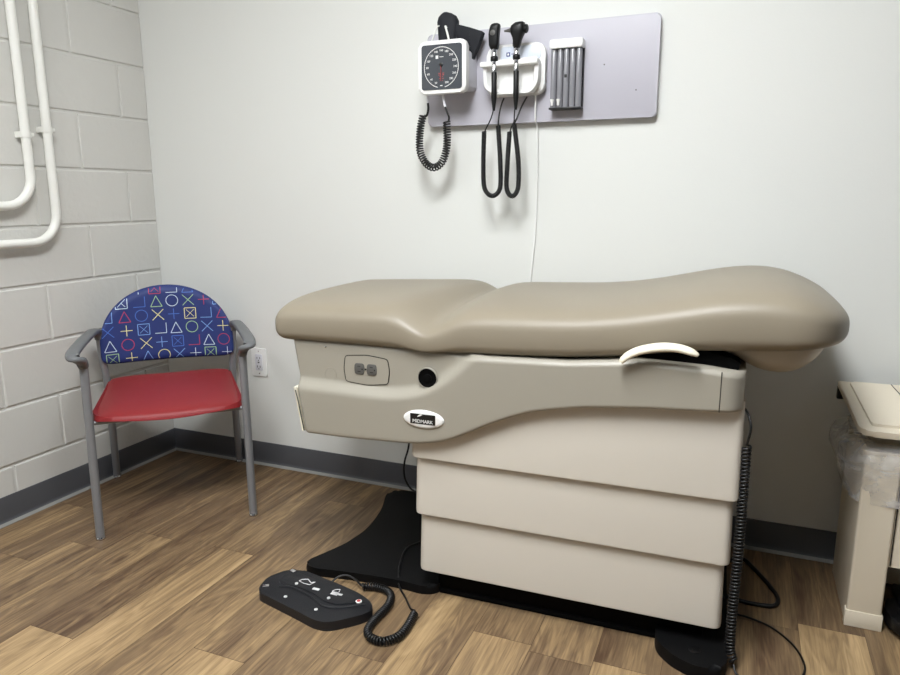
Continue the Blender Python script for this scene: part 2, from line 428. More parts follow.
# ------------------------------------------------------------------ guest chair
def build_chair():
    t = thing('guest_chair', 'guest chair with red seat and blue patterned round back, in the room corner', 'chair', (.386, -.385, 0), math.radians(43.3))
    legs = {}
    for s, nm in ((-1, 'l'), (1, 'r')):
        f = [(s*.245, -.277, .009), (s*.244, -.262, .35), (s*.243, -.252, .60)]
        o = B().tube(spline(f, 6), .0135, n=14).obj('leg', M['chairleg'], t, angle=60)
        B().lathe([(.0140, 0), (.0150, .002), (.0150, .006), (.012, .010)], (s*.245, -.277, 0), (0, 0, 1), 16).obj('glide', M['chrome'], o)
        r = [(s*.238, .280, .009), (s*.232, .232, .25), (s*.231, .205, .42), (s*.238, .195, .52), (s*.240, .190, .605)]
        o = B().tube(spline(r, 8), .0135, n=14).obj('leg', M['chairleg'], t, angle=60)
        B().lathe([(.0140, 0), (.0150, .002), (.0150, .006), (.012, .010)], (s*.238, .280, 0), (0, 0, 1), 16).obj('glide', M['chrome'], o)
        # arm rest: rises from the rear leg, runs forward and outward, dives back down to the front leg
        a = [(s*.240, .190, .590), (s*.243, .186, .606), (s*.248, .168, .620), (s*.254, .125, .626), (s*.260, .04, .627), (s*.266, -.08, .627), (s*.270, -.20, .626),
             (s*.269, -.270, .624), (s*.262, -.297, .619), (s*.251, -.290, .611), (s*.245, -.268, .600), (s*.243, -.253, .585)]
        sp = spline(a, 7); m = len(sp); b = B(); rs = []
        for i, p in enumerate(sp):
            d = (sp[min(i+1, m-1)]-sp[max(i-1, 0)]).normalized(); f = i/(m-1)
            wide = sstep(f/.25)*sstep((1-f)/.22)
            u = Vector((0, 0, 1)).lerp(Vector((0, -1, 0) if f > .5 else (0, 1, 0)), 1-wide); u = (u-d*u.dot(d)).normalized(); w = d.cross(u)
            ra, rb = .0160+.0045*wide, .0160-.0055*wide
            rs.append([p+w*(math.copysign(abs(math.cos(q))**.75, math.cos(q))*ra)+u*(math.copysign(abs(math.sin(q))**.75, math.sin(q))*rb) for q in [2*PI*k/16 for k in range(16)]])
        b.rings(rs); b.obj('armrest', M['chairarm'], t, angle=60)
    # seat frame below the cushion
    b = B()
    b.tube([(-.243, -.254, .393), (-.22, -.246, .391), (.22, -.246, .391), (.243, -.254, .393)], .0075, n=10)
    b.tube([(-.231, .205, .395), (.231, .205, .395)], .009, n=10)
    for s in (-1, 1): b.tube([(s*.205, -.246, .391), (s*.205, .205, .388)], .007, n=10)
    b.obj('seat_frame', M['chairleg'], t, angle=60)
    # seat cushion
    b = B(); rs = []
    NX, NS = 34, 28
    for i in range(NX+1):
        u = -1+2*i/NX; e = max(0, 1-abs(u)**5)**(1/5)
        x = u*.236; yf = -.262-.030*(1-u*u); yb = .182; tap = .0
        yc, hy = (yf+yb)/2, (yb-yf)/2*(.90+.10*e)
        zt = .446; zb = .408-.034*(1-u*u); zm, hz = (zt+zb)/2, (zt-zb)/2*max(e, .12)
        r = []
        for k in range(NS):
            a = 2*PI*k/NS; c, s_ = math.cos(a), math.sin(a)
            y = yc+hy*math.copysign(abs(c)**.5, c); z = zm+hz*math.copysign(abs(s_)**.55, s_)
            f = (y-yf)/(yb-yf); xs = x*(1-.06*f)
            z += .008*math.sin(PI*f)*(-1 if s_ > 0 else 0) + (.010*(f > .8)*(f-.8)*5 if s_ > 0 else 0)
            if s_ > 0: z -= .019*sstep((.40-f)/.40)
            if s_ > 0: z -= .010*abs(u)**4
            r.append((xs, y, z))
        rs.append(r)
    b.rings(rs); b.obj('seat', M['redseat'], t, angle=75)
    # backrest: half disc pad, curved round the sitter
    def outline(th):      # th 0..pi, half extents
        return -.240*math.cos(th)
    zb0, zc = .487, .560
    def top(x):
        q = min(1, abs(x)/.240); return zc+.216*(1-q**2.1)**(1/2.0)
    def bot(x):
        q = min(1, abs(x)/.240); return zc-(zc-zb0)*(1-q**12)**(1/6)
    def yc(x, z): return .212-.040*(x/.244)**2+.10*(z-.49)
    def front_y(x, z):
        d = min(z-bot(x), top(x)-z, .240-abs(x)); d = max(0, d)
        return yc(x, z)-.017*math.sqrt(1-(1-min(1, d/.03))**2)
    b = B(); NXb, NZ = 56, 30; rs = []
    for i in range(1, NXb):
        th = PI*i/NXb; x = -.240*math.cos(th); z0, z1 = bot(x), top(x); fr, bk = [], []
        for k in range(NZ+1):
            z = (z0+z1)/2-(z1-z0)/2*math.cos(PI*k/NZ); y = front_y(x, z); fr.append((x, y, z)); bk.append((x, 2*yc(x, z)-y+.002, z))
        rs.append(fr+bk[::-1])
    b.rings(rs)
    # printed symbols, rows and columns as in the fabric
    MATS = ['s_white','s_blue','s_red','s_yellow','s_green','s_light']
    def pt(x, z): return Vector((x, front_y(x, z)-.0009, z))
    def inside(x, z): return abs(x) < .236 and bot(x)+.004 < z < top(x)-.004
    def stroke(p, q, w=.0026):
        L = math.hypot(q[0]-p[0], q[1]-p[1]); n = max(1, int(L/.004))
        dx, dz = (q[0]-p[0])/L, (q[1]-p[1])/L; nx, nz = -dz*w/2, dx*w/2
        for k in range(n):
            a = (p[0]+dx*L*k/n, p[1]+dz*L*k/n); c = (p[0]+dx*L*(k+1)/n, p[1]+dz*L*(k+1)/n)
            if inside(*a) and inside(*c):
                v = [b.bm.verts.new(pt(*z)) for z in ((a[0]-nx, a[1]-nz), (c[0]-nx, c[1]-nz), (c[0]+nx, c[1]+nz), (a[0]+nx, a[1]+nz))]
                f = b.bm.faces.new(v); f.material_index = b.mi
    def sym(kind, cx, cz, colr):
        b.mi = 1+MATS.index(colr); h = .0205; P = lambda x, z: (cx+x, cz+z)
        if kind == 'O':
            R = .0215
            for k in range(20): stroke(P(R*math.cos(k*PI/10), R*math.sin(k*PI/10)), P(R*math.cos((k+1)*PI/10), R*math.sin((k+1)*PI/10)))
        if kind == 'B':
            for p, q in (((-h,-h),(h,-h)),((h,-h),(h,h)),((h,h),(-h,h)),((-h,h),(-h,-h))): stroke(P(*p), P(*q), .0028)
            g = h*.68; stroke(P(-g,-g), P(g,g), .0018); stroke(P(-g,g), P(g,-g), .0018)
        if kind == 'X': stroke(P(-h,-h), P(h,h)); stroke(P(-h,h), P(h,-h))
        if kind == '+': stroke(P(-h,0), P(h,0)); stroke(P(0,-h), P(0,h))
        if kind == 'L': stroke(P(-h,-h*.9), P(h,-h*.9)); stroke(P(h,-h*.9), P(h,h))
        if kind == 'T': stroke(P(-h,-h), P(h,-h)); stroke(P(h,-h), P(0,h)); stroke(P(0,h), P(-h,-h))
    rows = [(.766, [('+',290,'s_white'),('B',383,'s_red'),('L',480,'s_white'),('T',575,'s_blue')]),
            (.716, [('B',190,'s_white'),('L',290,'s_blue'),('T',388,'s_green'),('O',480,'s_white'),('X',575,'s_green'),('+',668,'s_red'),('B',755,'s_light')]),
            (.664, [('L',100,'s_light'),('T',203,'s_red'),('O',298,'s_blue'),('X',393,'s_yellow'),('+',485,'s_blue'),('B',582,'s_yellow'),('L',675,'s_light'),('T',772,'s_red')]),
            (.611, [('X',105,'s_blue'),('+',208,'s_yellow'),('B',305,'s_light'),('L',402,'s_white'),('T',493,'s_white'),('O',587,'s_green'),('X',678,'s_light'),('+',773,'s_yellow')]),
            (.558, [('T',112,'s_white'),('O',210,'s_red'),('X',313,'s_yellow'),('+',403,'s_light'),('B',497,'s_blue'),('L',593,'s_red'),('T',683,'s_white'),('O',772,'s_red')]),
            (.507, [('B',120,'s_green'),('+',225,'s_yellow'),('T',318,'s_light'),('O',412,'s_yellow'),('X',502,'s_light'),('+',598,'s_white'),('B',688,'s_green'),('+',790,'s_white')])]
    for z, row in rows:
        for kind, px, c in row: sym(kind, (px-443)/780*.482, z, c)
    b.mi = 0
    bmesh.ops.recalc_face_normals(b.bm, faces=[f for f in b.bm.faces if f.material_index == 0])
    me = bpy.data.meshes.new('backrest'); b.bm.to_mesh(me); b.bm.free()
    bo = link('backrest', me, [M['bluefab']]+[M[k] for k in MATS], t, True, 75)
    for s in (-1, 1): B().tube([(s*.238, .195, .525), (s*.215, .212, .525)], .009, n=10).obj('back_bracket', M['black'], t, angle=60)
    return t
build_chair()

# ------------------------------------------------------------------ examination table
def build_table():
    t = thing('examination_table', 'beige medical examination table with taupe padded top against the back wall', 'examination table', (1.92, -.35, 0), math.radians(1.5))
    # --- base: left foot plate, right foot, black plinth
    o = [(-.378,-.278),(-.41,-.288),(-.48,-.282),(-.57,-.288),(-.669,-.299),(-.745,-.312),(-.785,-.300),(-.787,-.270),(-.762,-.215),(-.733,-.145),(-.718,-.05),(-.721,.02),(-.738,.12),(-.775,.225),(-.780,.262),(-.752,.290),(-.66,.300),(-.37,.300),(-.36,.0),(-.36,-.25)]
    o = [p for p in rpoly(o, .03, 4)]
    B().prism(o, 0, .026, 'z', bev=.010, seg=4, top_only=True).obj('foot_plate', M['pad'], t, angle=35)
    o = rpoly([(.228,-.27),(.236,-.318),(.275,-.362),(.325,-.386),(.375,-.384),(.398,-.35),(.398,.28),(.24,.28)], .02, 4)
    fr = B().prism(o, 0, .034, 'z', bev=.016, seg=5, top_only=True).obj('foot_plate', M['pad'], t, angle=35)
    B().lathe([(.014, 0), (.014, .0012), (.011, .0018)], (.325, -.325, .034), (0, 0, 1), 20).obj('foot_cap', M['black'], fr)
    B().box(-.365, .300, -.262, .262, 0, .014, .003).box(-.37, .34, -.255, .255, .014, .20, .003).obj('plinth', M['blacksoft'], t, angle=30)
    # --- three telescoping shrouds
    for (xl, xr, yf, z0, z1) in ((-.410, .380, -.300, .083, .27), (-.416, .388, -.312, .257, .44), (-.420, .396, -.324, .424, .66)):
        b = B(); r = .022; th = .006; yb = .26+(-yf-.30)
        def ring(z, ins):
            return [(x, y, z) for x, y in rpoly([(xl+ins, yf+ins), (xr-ins, yf+ins), (xr-ins, yb-ins), (xl+ins, yb-ins)], r, 6)]
        b.rings([ring(z0+.03, th), ring(z0+.001, th), ring(z0, th*.7), ring(z0, .002), ring(z0+.002, 0), ring(z0+.010, -.0008), ring(z1, .003), ring(z1, .02)], cap=False)
        f = b.bm.faces.new([v for v in b.bm.verts[-len(ring(0, 0)):]])
        b.obj('shroud', M['shroud'], t, angle=35)
    # --- molded body shell
    zb = smooth_tab([(-.74,.462),(-.588,.463),(-.406,.470),(-.324,.484),(-.269,.508),(-.215,.537),(-.163,.563),(-.087,.593),(.034,.617),(.171,.630),(.341,.639),(.42,.643)], .025)
    crease = smooth_tab([(-.76,.600),(-.614,.597),(-.50,.594),(-.44,.598),(-.378,.612),(-.323,.642),(-.269,.688),(-.229,.735),(-.15,.84)], .03)
    def ztop(x): return interp([(-.8,.730),(-.2,.722),(0,.727),(.1,.737),(.16,.743),(.3,.738),(.36,.732),(.4,.728)], x)
    def depth(x, z):
        d = .022*sstep((z-crease(x)+.012)/.034)
        d += .006*sstep((z-zb(x)-.0)/.10)*0
        return d
    XL, XR = -.730, .390; yF, yB = -.352, .285
    xs = []
    for k in range(7): a = PI/2*k/6; xs.append((XL+.010*(1-math.sin(a)) if 0 else XL+.012*(1-math.cos(a)), .012*(1-math.sin(a))))
    n = 70
    for k in range(1, n): xs.append((XL+.012+(XR-.045-XL-.012)*k/n, 0))
    for k in range(9): a = PI/2*k/8; xs.append((XR-.045+.045*math.sin(a), .045*(1-math.cos(a))))
    b = B(); rs = []; NZ = 34
    for x, dy in xs:
        z0, z1 = zb(x), ztop(x); xl = x
        r = [(x, yB-dy, z0+.004), (x, yF+dy+.03, z0+.004)]
        for k, (a_, h_) in enumerate(((.008, 0), (.004, .0012), (.0012, .004))): r.append((x, yF+dy+a_, z0+h_))
        for k in range(NZ+1):
            z = z0+.008+(z1-.012-z0-.008)*k/NZ
            # left edge leans outward toward the top
            lean = -(.044)*sstep((.12-(x-XL))/.12)*max(0, (z-.463)/.27)
            r.append((x+lean, yF+dy+depth(x, z), z))
        lean = -(.044)*sstep((.12-(x-XL))/.12)
        dt = depth(x, z1)
        for a_, h_ in ((.0025, .008), (.006, .003), (.012, 0), (.06, 0)): r.append((x+lean, yF+dy+dt+a_, z1-h_))
        r.append((x+lean, yB-dy, z1))
        rs.append(r)
    b.rings(rs); body = b.obj('body_shell', M['shell'], t, angle=50)
    # seam of the end cap
    sb = B(); zs = [ztop(.339)-.002-k*(ztop(.339)-zb(.339)-.004)/12 for k in range(13)]
    sb.tube([(.339, yF-.0002+depth(.339, z), z) for z in zs], .0011, n=6); sb.obj('seam', M['line'], body)
    # vertical handle strip of the pull-out foot section at the left end
    sb = B(); rs = []
    for z, x in ((.468, -.7350), (.50, -.7405), (.55, -.7490), (.590, -.7555)):
        rs.append([(x+dx, y, z) for dx, y in ((-.010, -.338), (-.008, -.346), (-.004, -.350), (.002, -.347), (.003, -.20), (-.010, -.20))])
    rs = [[Vector(p)+Vector((0, 0, 0)) for p in r] for r in rs]
    sb.rings(rs); sb.obj('footrest_panel', M['cream'], t, angle=40)
    sb = B(); sb.tube([(-.7315, -.3515, .470), (-.7370, -.3515, .50), (-.7455, -.352, .55), (-.7535, -.352, .585)], .0018, n=6); sb.obj('panel_gap', M['line'], t)
    # --- power outlet plate on the shell, black port, badge
    def srf(x, z): return yF+depth(x, z)
    yo = srf(-.54, .66)
    pl = B().prism(rpoly([(-.604,.620),(-.592,.617),(-.54,.615),(-.490,.619),(-.479,.624),(-.475,.660),(-.479,.686),(-.490,.690),(-.54,.694),(-.592,.692),(-.604,.688),(-.608,.655)], .006, 3), yo-.0016, yo+.004, 'y').obj('outlet_plate', M['shell'], t, angle=40)
    ring = rpoly([(-.605,.619),(-.54,.613),(-.478,.622),(-.473,.656),(-.478,.689),(-.54,.696),(-.605,.690),(-.610,.655)], .009, 4)
    sb = B(); sb.tube([(x, yo-.0012, z) for x, z in ring]+[(ring[0][0], yo-.0012, ring[0][1])], .0012, n=6); sb.obj('outlet_outline', M['line'], t)
    for cx in (-.562, -.525):
        rc = B().prism(rpoly([(cx-.013,.642),(cx+.013,.642),(cx+.015,.657),(cx+.013,.672),(cx-.013,.672),(cx-.015,.657)], .006, 4), yo-.0040, yo-.001, 'y', bev=.0008).obj('receptacle', M['outgrey'], pl, angle=30)
        sl = B()
        sl.box(cx-.005, cx+.004, yo-.0045, yo-.0036, .6635, .6655); sl.box(cx-.005, cx+.004, yo-.0045, yo-.0036, .6495, .6515); sl.lathe([(.0022, 0), (.0022, .0008)], (cx+.009, yo-.0038, .657), (0, -1, 0), 10)
        sl.obj('socket_slot', M['dark'], rc)
    B().lathe([(.0025, 0), (.0025, .002)], (-.5435, yo-.0012, .657), (0, -1, 0), 12).obj('screw', M['dark'], pl)
    # faint embossed ring left of the outlet, and small screw high up
    ys = srf(-.652, .632)
    B().rings([[(-.652+r*math.cos(k*PI/16), ys+d, .633+r*1.12*math.sin(k*PI/16)) for k in range(32)] for r, d in ((.0185, .001), (.0180, -.0007), (.0168, -.0007), (.0163, .001))], cap=False).obj('embossed_ring', M['shell'], t)
    B().lathe([(.003, 0), (.003, .0015), (.001, .002)], (-.665, srf(-.665, .712)+.0005, .709), (0, -1, 0), 12).obj('screw', M['chrome'], t)
    # round port: dark recess with a rim
    px, pz = -.361, .652; yp = min(srf(px, pz-.022), srf(px+.02, pz-.014))
    B().lathe([(.0275, .004), (.0275, -.0005), (.0262, -.0018), (.0250, -.0006), (.0248, .003)][::-1], (px, yp-.0, pz), (0, 1, 0), 36).obj('port_rim', M['shell'], t)
    pt_ = B().lathe([(.0245, 0), (.0245, .0028), (.0225, .0036), (.0200, .0024), (.001, .0020)], (px, yp+.001, pz), (0, -1, 0), 36).obj('round_port', M['blacksoft'], t, angle=30)
    B().lathe([(.011, 0), (.011, .0045), (.009, .0055), (.001, .0055)], (px+.001, yp+.0005, pz), (0, -1, 0), 24).obj('port_plug', M['blacksoft'], pt_)
    # badge
    bx, bz = -.3675, .5445; yb_ = srf(bx, bz)
    el = lambda a, c, h: [(bx+a*math.cos(k*PI/24), yb_-h, bz+c*math.sin(k*PI/24)) for k in range(48)]
    bd = B().rings([el(.0565, .0245, -.001), el(.0565, .0245, .0015), el(.054, .0222, .0042), el(.046, .0165, .0050)]).obj('badge', M['white'], t, angle=50)
    B().prism(rrect(bx-.036, bx+.034, bz-.0125, bz+.0145, .0006, 2), yb_-.0058, yb_-.0048, 'y').obj('badge_plate', M['dark'], bd, angle=20)
    lg = B(); text_into(lg, 'MIDMARK', .0128, Matrix.Translation((bx-.001, yb_-.0060, bz-.0052)) @ Matrix.Rotation(PI/2, 4, 'X'))
    lg.prism([(bx-.016, bz+.006), (bx-.006, bz+.010), (bx-.001, bz+.0135), (bx-.008, bz+.0140), (bx-.013, bz+.0105)], yb_-.0064, yb_-.0056, 'y')
    lg.obj('badge_lettering', M['white'], bd, smooth=False)
    # --- dark head mechanism between shell and pad
    B().prism([(-.70, .730), (.10, .744), (.372, .728), (.376, .745), (.355, .757), (.26, .776), (.10, .772), (-.70, .752)], -.315, .25, 'y').obj('head_mechanism', M['blacksoft'], t, smooth=False)
    # --- release lever
    lv = [(.126, .741), (.131,.749),(.145,.761),(.168,.772),(.198,.780),(.222,.783),(.25,.782),(.274,.776),(.285,.771),(.288,.768)]
    sp = spline([(x, -.372+.0*k, z) for k, (x, z) in enumerate(lv)], 5); m = len(sp)
    rad = [.0026+.0062*math.sin(PI*min(1, .06+.94*i/(m-1)))**.7 if i < m*.8 else .0026+.0062*math.sin(PI*(.06+.94*i/(m-1)))**1 if i < m-1 else .0025 for i in range(m)]
    B().tube(sp, rad, n=14, flat=(1.6, 1.0), up=(0, -.35, 1)).obj('release_lever', M['cream'], t, angle=60)
    # --- upholstered top
    zt_ = smooth_tab([(-.84,.828),(-.70,.835),(-.52,.842),(-.45,.845),(-.34,.842),(-.28,.843),(-.15,.847),(0,.852),(.096,.862),(.17,.875),(.238,.890),(.32,.908),(.40,.918),(.46,.915),(.507,.902),(.554,.880),(.59,.858),(.62,.840)], .03)
    zbt = smooth_tab([(-.82,.708),(-.35,.706),(-.17,.709),(-.02,.717),(.1,.728),(.2,.744),(.29,.757),(.373,.760),(.478,.769),(.553,.782),(.60,.792),(.64,.800)], .03)
    XL, XR = -.826, .606; yc, hy0 = -.018, .330; EL = .040
    xs = []; 
    for k in range(14): xs.append(XL+EL*(1-math.cos(PI/2*k/13)))
    for k in range(1, 110): xs.append(XL+EL+(XR-.16-XL-EL)*k/110)
    for k in range(23): xs.append(XR-.16+.16*math.sin(PI/2*k/22))
    xs[-1] = XR-.0005; xs[0] = XL+.0003
    b = B(); rs = []; NS = 72
    for x in xs:
        e = 1.0; eh = 1.0
        if x < XL+EL: q = (XL+EL-x)/EL; e = .90+.10*(1-q**2.4)**(1/2.4); eh = max(.05, (1-q**2.6)**(1/2.6))
        if x > XR-.16: q = (x-(XR-.16))/.16; e = max(.04, (1-q**2.9)**(1/2.9)); 
        if x > XR-.05: q = (x-(XR-.05))/.05; eh = max(.05, (1-q**2.3)**(1/2.3))
        hy = hy0*e; z1, z0 = zt_(x), zbt(x)
        zm = z0+(z1-z0)*.46; r = []
        for k in range(NS):
            a = 2*PI*k/NS; c, s_ = math.cos(a), math.sin(a)
            y = yc+hy*math.copysign(abs(c)**.46, c)
            if s_ >= 0: z = zm+(z1-zm)*eh*abs(s_)**.62
            else: z = zm-(zm-z0)*eh*abs(s_)**.42
            v = (y-yc)/hy0
            # crown
            if s_ > 0: z += (.006*(1-v*v))*s_*eh
            # head of the pad rolls up thicker; front edge leans in at the bottom
            g = 1.0-.035*(1-abs(s_))*0
            # transverse valley between seat and back sections
            xv = -.345-.012*v*-1 - .02*(v < -.5)*(-v-.5)
            w = .048+.020*max(0, -v)
            val = math.exp(-((x-xv)/w)**2)
            z -= (.030+.012*max(0, -v))*val*sstep((s_+.75)/1.3)
            r.append((x, y, z))
        rs.append(r)
    b.rings(rs); b.obj('cushion', M['vinyl'], t, angle=80)
    # molded underside bulge below the head end
    b = B(); rs = []
    zlo = smooth_tab([(.28,.772),(.33,.757),(.36,.744),(.39,.722),(.42,.706),(.46,.700),(.495,.706),(.53,.728),(.555,.755),(.572,.785)], .012)
    for k in range(31):
        x = .284+(.574-.284)*(1-math.cos(PI*k/30))/2
        q = max(0, (x-.44)/.136); e = max(.2, (1-min(1, q)**2.6)**(1/2.6)); hy = .268*e
        z1 = zbt(x)+.018; z0 = min(zlo(x), z1-.004); r = []
        for j in range(40):
            a = 2*PI*j/40; c, s_ = math.cos(a), math.sin(a)
            r.append((x, -.02+hy*math.copysign(abs(c)**.5, c), (z1 if s_ > 0 else z1-(z1-z0)*abs(s_)**.7)))
        rs.append(r)
    b.rings(rs); b.obj('head_underside', M['vinyl2'], t, angle=80, weld=.0002)
    return t
build_table()

# ------------------------------------------------------------------ foot control
def build_pedal():
    t = thing('foot_control', 'black foot pedal control with coiled cord lying on the wood floor', 'foot control', (1.27, -.80, 0))
    ox, oy = 1.27, -.80
    out = [(1.112,-.850),(1.095,-.825),(1.086,-.775),(1.112,-.724),(1.150,-.702),(1.185,-.708),(1.300,-.730),(1.375,-.748),(1.425,-.772),(1.448,-.800),(1.437,-.830),(1.415,-.856),(1.380,-.890),(1.358,-.902),(1.325,-.903),(1.27,-.888)]
    out = [(x-ox, y-oy) for x, y in rpoly(out, .02, 4)]
    B().prism(out, 0, .027, 'z', bev=.007, seg=3, top_only=True).obj('pedal_body', M['pedal'], t, angle=35)
    rid = [(1.148,-.806),(1.175,-.797),(1.215,-.803),(1.262,-.817),(1.305,-.838),(1.333,-.842),(1.362,-.832),(1.392,-.812),(1.418,-.792)]
    B().tube(spline([(x-ox, y-oy, .0275) for x, y in rid], 6), .0036, n=8).obj('raised_ridge', M['pedal'], t)
    pan = [(1.14,-.795),(1.12,-.765),(1.150,-.722),(1.185,-.725),(1.300,-.748),(1.37,-.765),(1.405,-.786),(1.35,-.822),(1.31,-.822),(1.26,-.800),(1.20,-.788)]
    B().prism([(x-ox, y-oy) for x, y in rpoly(pan, .015, 4)], .026, .0290, 'z', bev=.0012, top_only=True).obj('upper_panel', M['pedal'], t, angle=35)
    # switches and printed marks
    for x, y in ((1.188,-.778),(1.312,-.806)):
        B().lathe([(.0045, 0), (.0045, .003), (.002, .004)], (x-ox, y-oy, .0288), (0, 0, 1), 14).obj('button', M['stain'], t)
    for x, y in ((1.196,-.842),(1.308,-.862)):
        B().lathe([(.005, 0), (.005, .002), (.002, .003)], (x-ox, y-oy, .0268), (0, 0, 1), 14).obj('button', M['stain'], t)
    b = B(); b.lathe([(.0085, 0), (.0085, .0022), (.006, .0030), (.001, .0030)], (1.395-ox, -.786-oy, .027), (0, 0, 1), 20); b.mi = 1
    b.lathe([(.0055, 0), (.0055, .0036), (.003, .0036)], (1.395-ox, -.786-oy, .027), (0, 0, 1), 20)
    b.obj('stop_button', [M['white'], M['red']], t)
    z = .0290
    b = B(); b.box(1.244-ox, 1.265-ox, -.785-oy, -.775-oy, z, z+.0006); b.obj('printed_mark', M['stain'], t)
    b = B()
    def seg(x0, y0, x1, y1, w=.0013): b.tube([(x0-ox, y0-oy, z+.0003), (x1-ox, y1-oy, z+.0003)], w, n=4)
    # chair-shaped pictogram outlines
    for p, q in (((1.190,-.752),(1.205,-.745)),((1.205,-.745),(1.222,-.757)),((1.222,-.757),(1.232,-.750)),((1.190,-.752),(1.186,-.762)),((1.186,-.762),(1.205,-.768)),((1.205,-.768),(1.225,-.768)),((1.225,-.768),(1.232,-.750))): seg(*p, *q)
    b.obj('pictogram', M['stain'], t); b = B()
    for p, q in (((1.306,-.762),(1.318,-.756)),((1.318,-.756),(1.322,-.768)),((1.306,-.762),(1.302,-.772))): seg(*p, *q)
    b.box(1.304-ox, 1.325-ox, -.786-oy, -.772-oy, z, z+.0006); b.box(1.318-ox, 1.338-ox, -.782-oy, -.774-oy, z, z+.0006)
    b.obj('pictogram', M['stain'], t)
    for (x, y, a) in ((1.112,-.818,.6),(1.136,-.722,-.3)):
        B().box(-.009, .009, -.006, .006, 0, .0024, .0008, mtx=Matrix.Translation((x-ox, y-oy, .0272)) @ Matrix.Rotation(a, 4, 'Z')).obj('corner_clip', M['chrome'], t)
    # cord
    b = B()
    b.tube(spline([(x-ox, y-oy, z) for x, y, z in ((1.262,-.716,.013),(1.267,-.702,.020),(1.28,-.688,.026),(1.300,-.680,.026),(1.328,-.684,.02),(1.352,-.695,.015),(1.368,-.692,.013))], 6), .003, n=8)
    b.tube(spline([(x-ox, y-oy, z) for x, y, z in ((1.547,-.765,.016),(1.545,-.745,.012),(1.523,-.728,.004),(1.490,-.69,.004),(1.462,-.662,.006),(1.445,-.645,.015),(1.428,-.61,.032),(1.402,-.54,.0295),(1.388,-.48,.0295),(1.395,-.45,.0295),(1.42,-.41,.0295),(1.46,-.39,.0295))], 6), .0028, n=8)
    helix(b, [(x-ox, y-oy, .0125) for x, y in ((1.355,-.697),(1.375,-.686),(1.400,-.682),(1.432,-.688),(1.455,-.712),(1.466,-.751),(1.465,-.792),(1.464,-.836),(1.470,-.871),(1.492,-.894),(1.528,-.895),(1.554,-.863),(1.557,-.817),(1.549,-.757))], .0088, .0030, .0074, per=11, n=6)
    b.obj('coiled_cord', M['cord'], t, angle=80)
    return t
build_pedal()

# ------------------------------------------------------------------ cords right of the table
b = B()
b.tube(spline([(2.310,-.58,.632),(2.326,-.62,.628),(2.336,-.642,.600),(2.333,-.645,.570),(2.330,-.645,.556)], 6), .0028, n=8)
helix(b, [(2.330,-.646,.556),(2.331,-.646,.46),(2.332,-.647,.30),(2.330,-.648,.15),(2.331,-.650,.06),(2.336,-.654,.034),(2.342,-.660,.022)], .0092, .0030, .0086, per=12, n=6)
b.tube(spline([(2.342,-.662,.016),(2.352,-.680,.004),(2.40,-.705,.004),(2.46,-.675,.004),(2.492,-.628,.004),(2.499,-.575,.004),(2.478,-.505,.004),(2.428,-.445,.004),(2.372,-.422,.004),(2.335,-.410,.004),(2.30,-.395,.05),(2.27,-.36,.06)], 8), .0028, n=8)
tag(b.obj('coiled_cable', M['cord'], angle=80), 'long black coiled cable hanging down the right end of the exam table', 'cable')
b = B()
b.tube(spline([(2.28,-.20,.05),(2.32,-.13,.006),(2.36,-.103,.006),(2.392,-.15,.006),(2.432,-.235,.006),(2.452,-.295,.006),(2.443,-.338,.006),(2.41,-.350,.006),(2.36,-.350,.006),(2.31,-.340,.012),(2.28,-.33,.05)], 8), .006, n=8)
tag(b.obj('power_cable', M['cord'], angle=80), 'thick black power cable looped on the floor between exam table and bin', 'cable')
b = B()
b.tube(spline([(1.215,-.08,.466),(1.212,-.08,.30),(1.205,-.08,.205),(1.188,-.08,.145),(1.184,-.08,.10),(1.194,-.08,.062),(1.225,-.08,.032),(1.30,-.085,.0305),(1.42,-.10,.0305)], 8), .0038, n=8)
tag(b.obj('power_cable', M['cord'], angle=80), 'thin black cable dropping behind the left foot plate of the exam table', 'cable')

# ------------------------------------------------------------------ wall board and instruments
yb = -.026                                   # front of the board
bt = thing('mounting_board', 'long pale grey wall board carrying the diagnostic instruments', 'wall board', (1.65, 0, 1.487))
B().prism(rrect(-.378, .371, -.146, .147, .012), -.0005, yb, 'y', bev=.006, seg=3).obj('panel', M['board'], bt)
for x, z in ((.211, .013), (.309, -.066)):
    B().lathe([(.0022, 0), (.0022, .0015), (.0008, .002)], (x, yb+.0002, z), (0, -1, 0), 10).obj('screw_hole', M['outgrey'], bt)

# aneroid gauge
gx, gz = 1.3700, 1.5120
g = thing('blood_pressure_gauge', 'square white framed aneroid gauge with black dial and coiled tube, left end of board', 'gauge', (gx, yb, gz))
def gp(x, z): return (x-gx, z-gz)
# basket behind the face
b = B()
b.prism(rrect(-.069, .078, -.066, .052, .012), -.0005, -.074, 'y', bev=.004)
b.obj('basket', M['greyplastic'], g)
b = B()
b.prism(rrect(-.084, .080, -.080, .079, .018), -.076, -.104, 'y', bev=.007, seg=3)
b.obj('housing', M['white'], g)
yf = -.1046
B().prism(rrect(-.072, .067, -.069, .067, .009), yf+.002, yf-.0008, 'y').obj('dial_face', M['dial'], g, angle=30)
cx, cz = -.0035, -.002
b = B()
def arc(R0, R1, a0, a1, n, y=yf-.0011, sz=1.04):
    rs = []
    for k in range(n+1):
        a = math.radians(a0+(a1-a0)*k/n); rs.append([(cx+R*math.sin(a), y, cz+R*sz*math.cos(a)) for R in (R0, R1)])
    vs = [[b.bm.verts.new(p) for p in r] for r in rs]
    for p, q in zip(vs, vs[1:]): f = b.bm.faces.new([p[0], p[1], q[1], q[0]]); f.material_index = b.mi
arc(.0580, .0595, -168, 168, 60)
nums = [str(k) for k in range(20, 301, 20)]
RX = Matrix.Rotation(PI/2, 4, 'X')
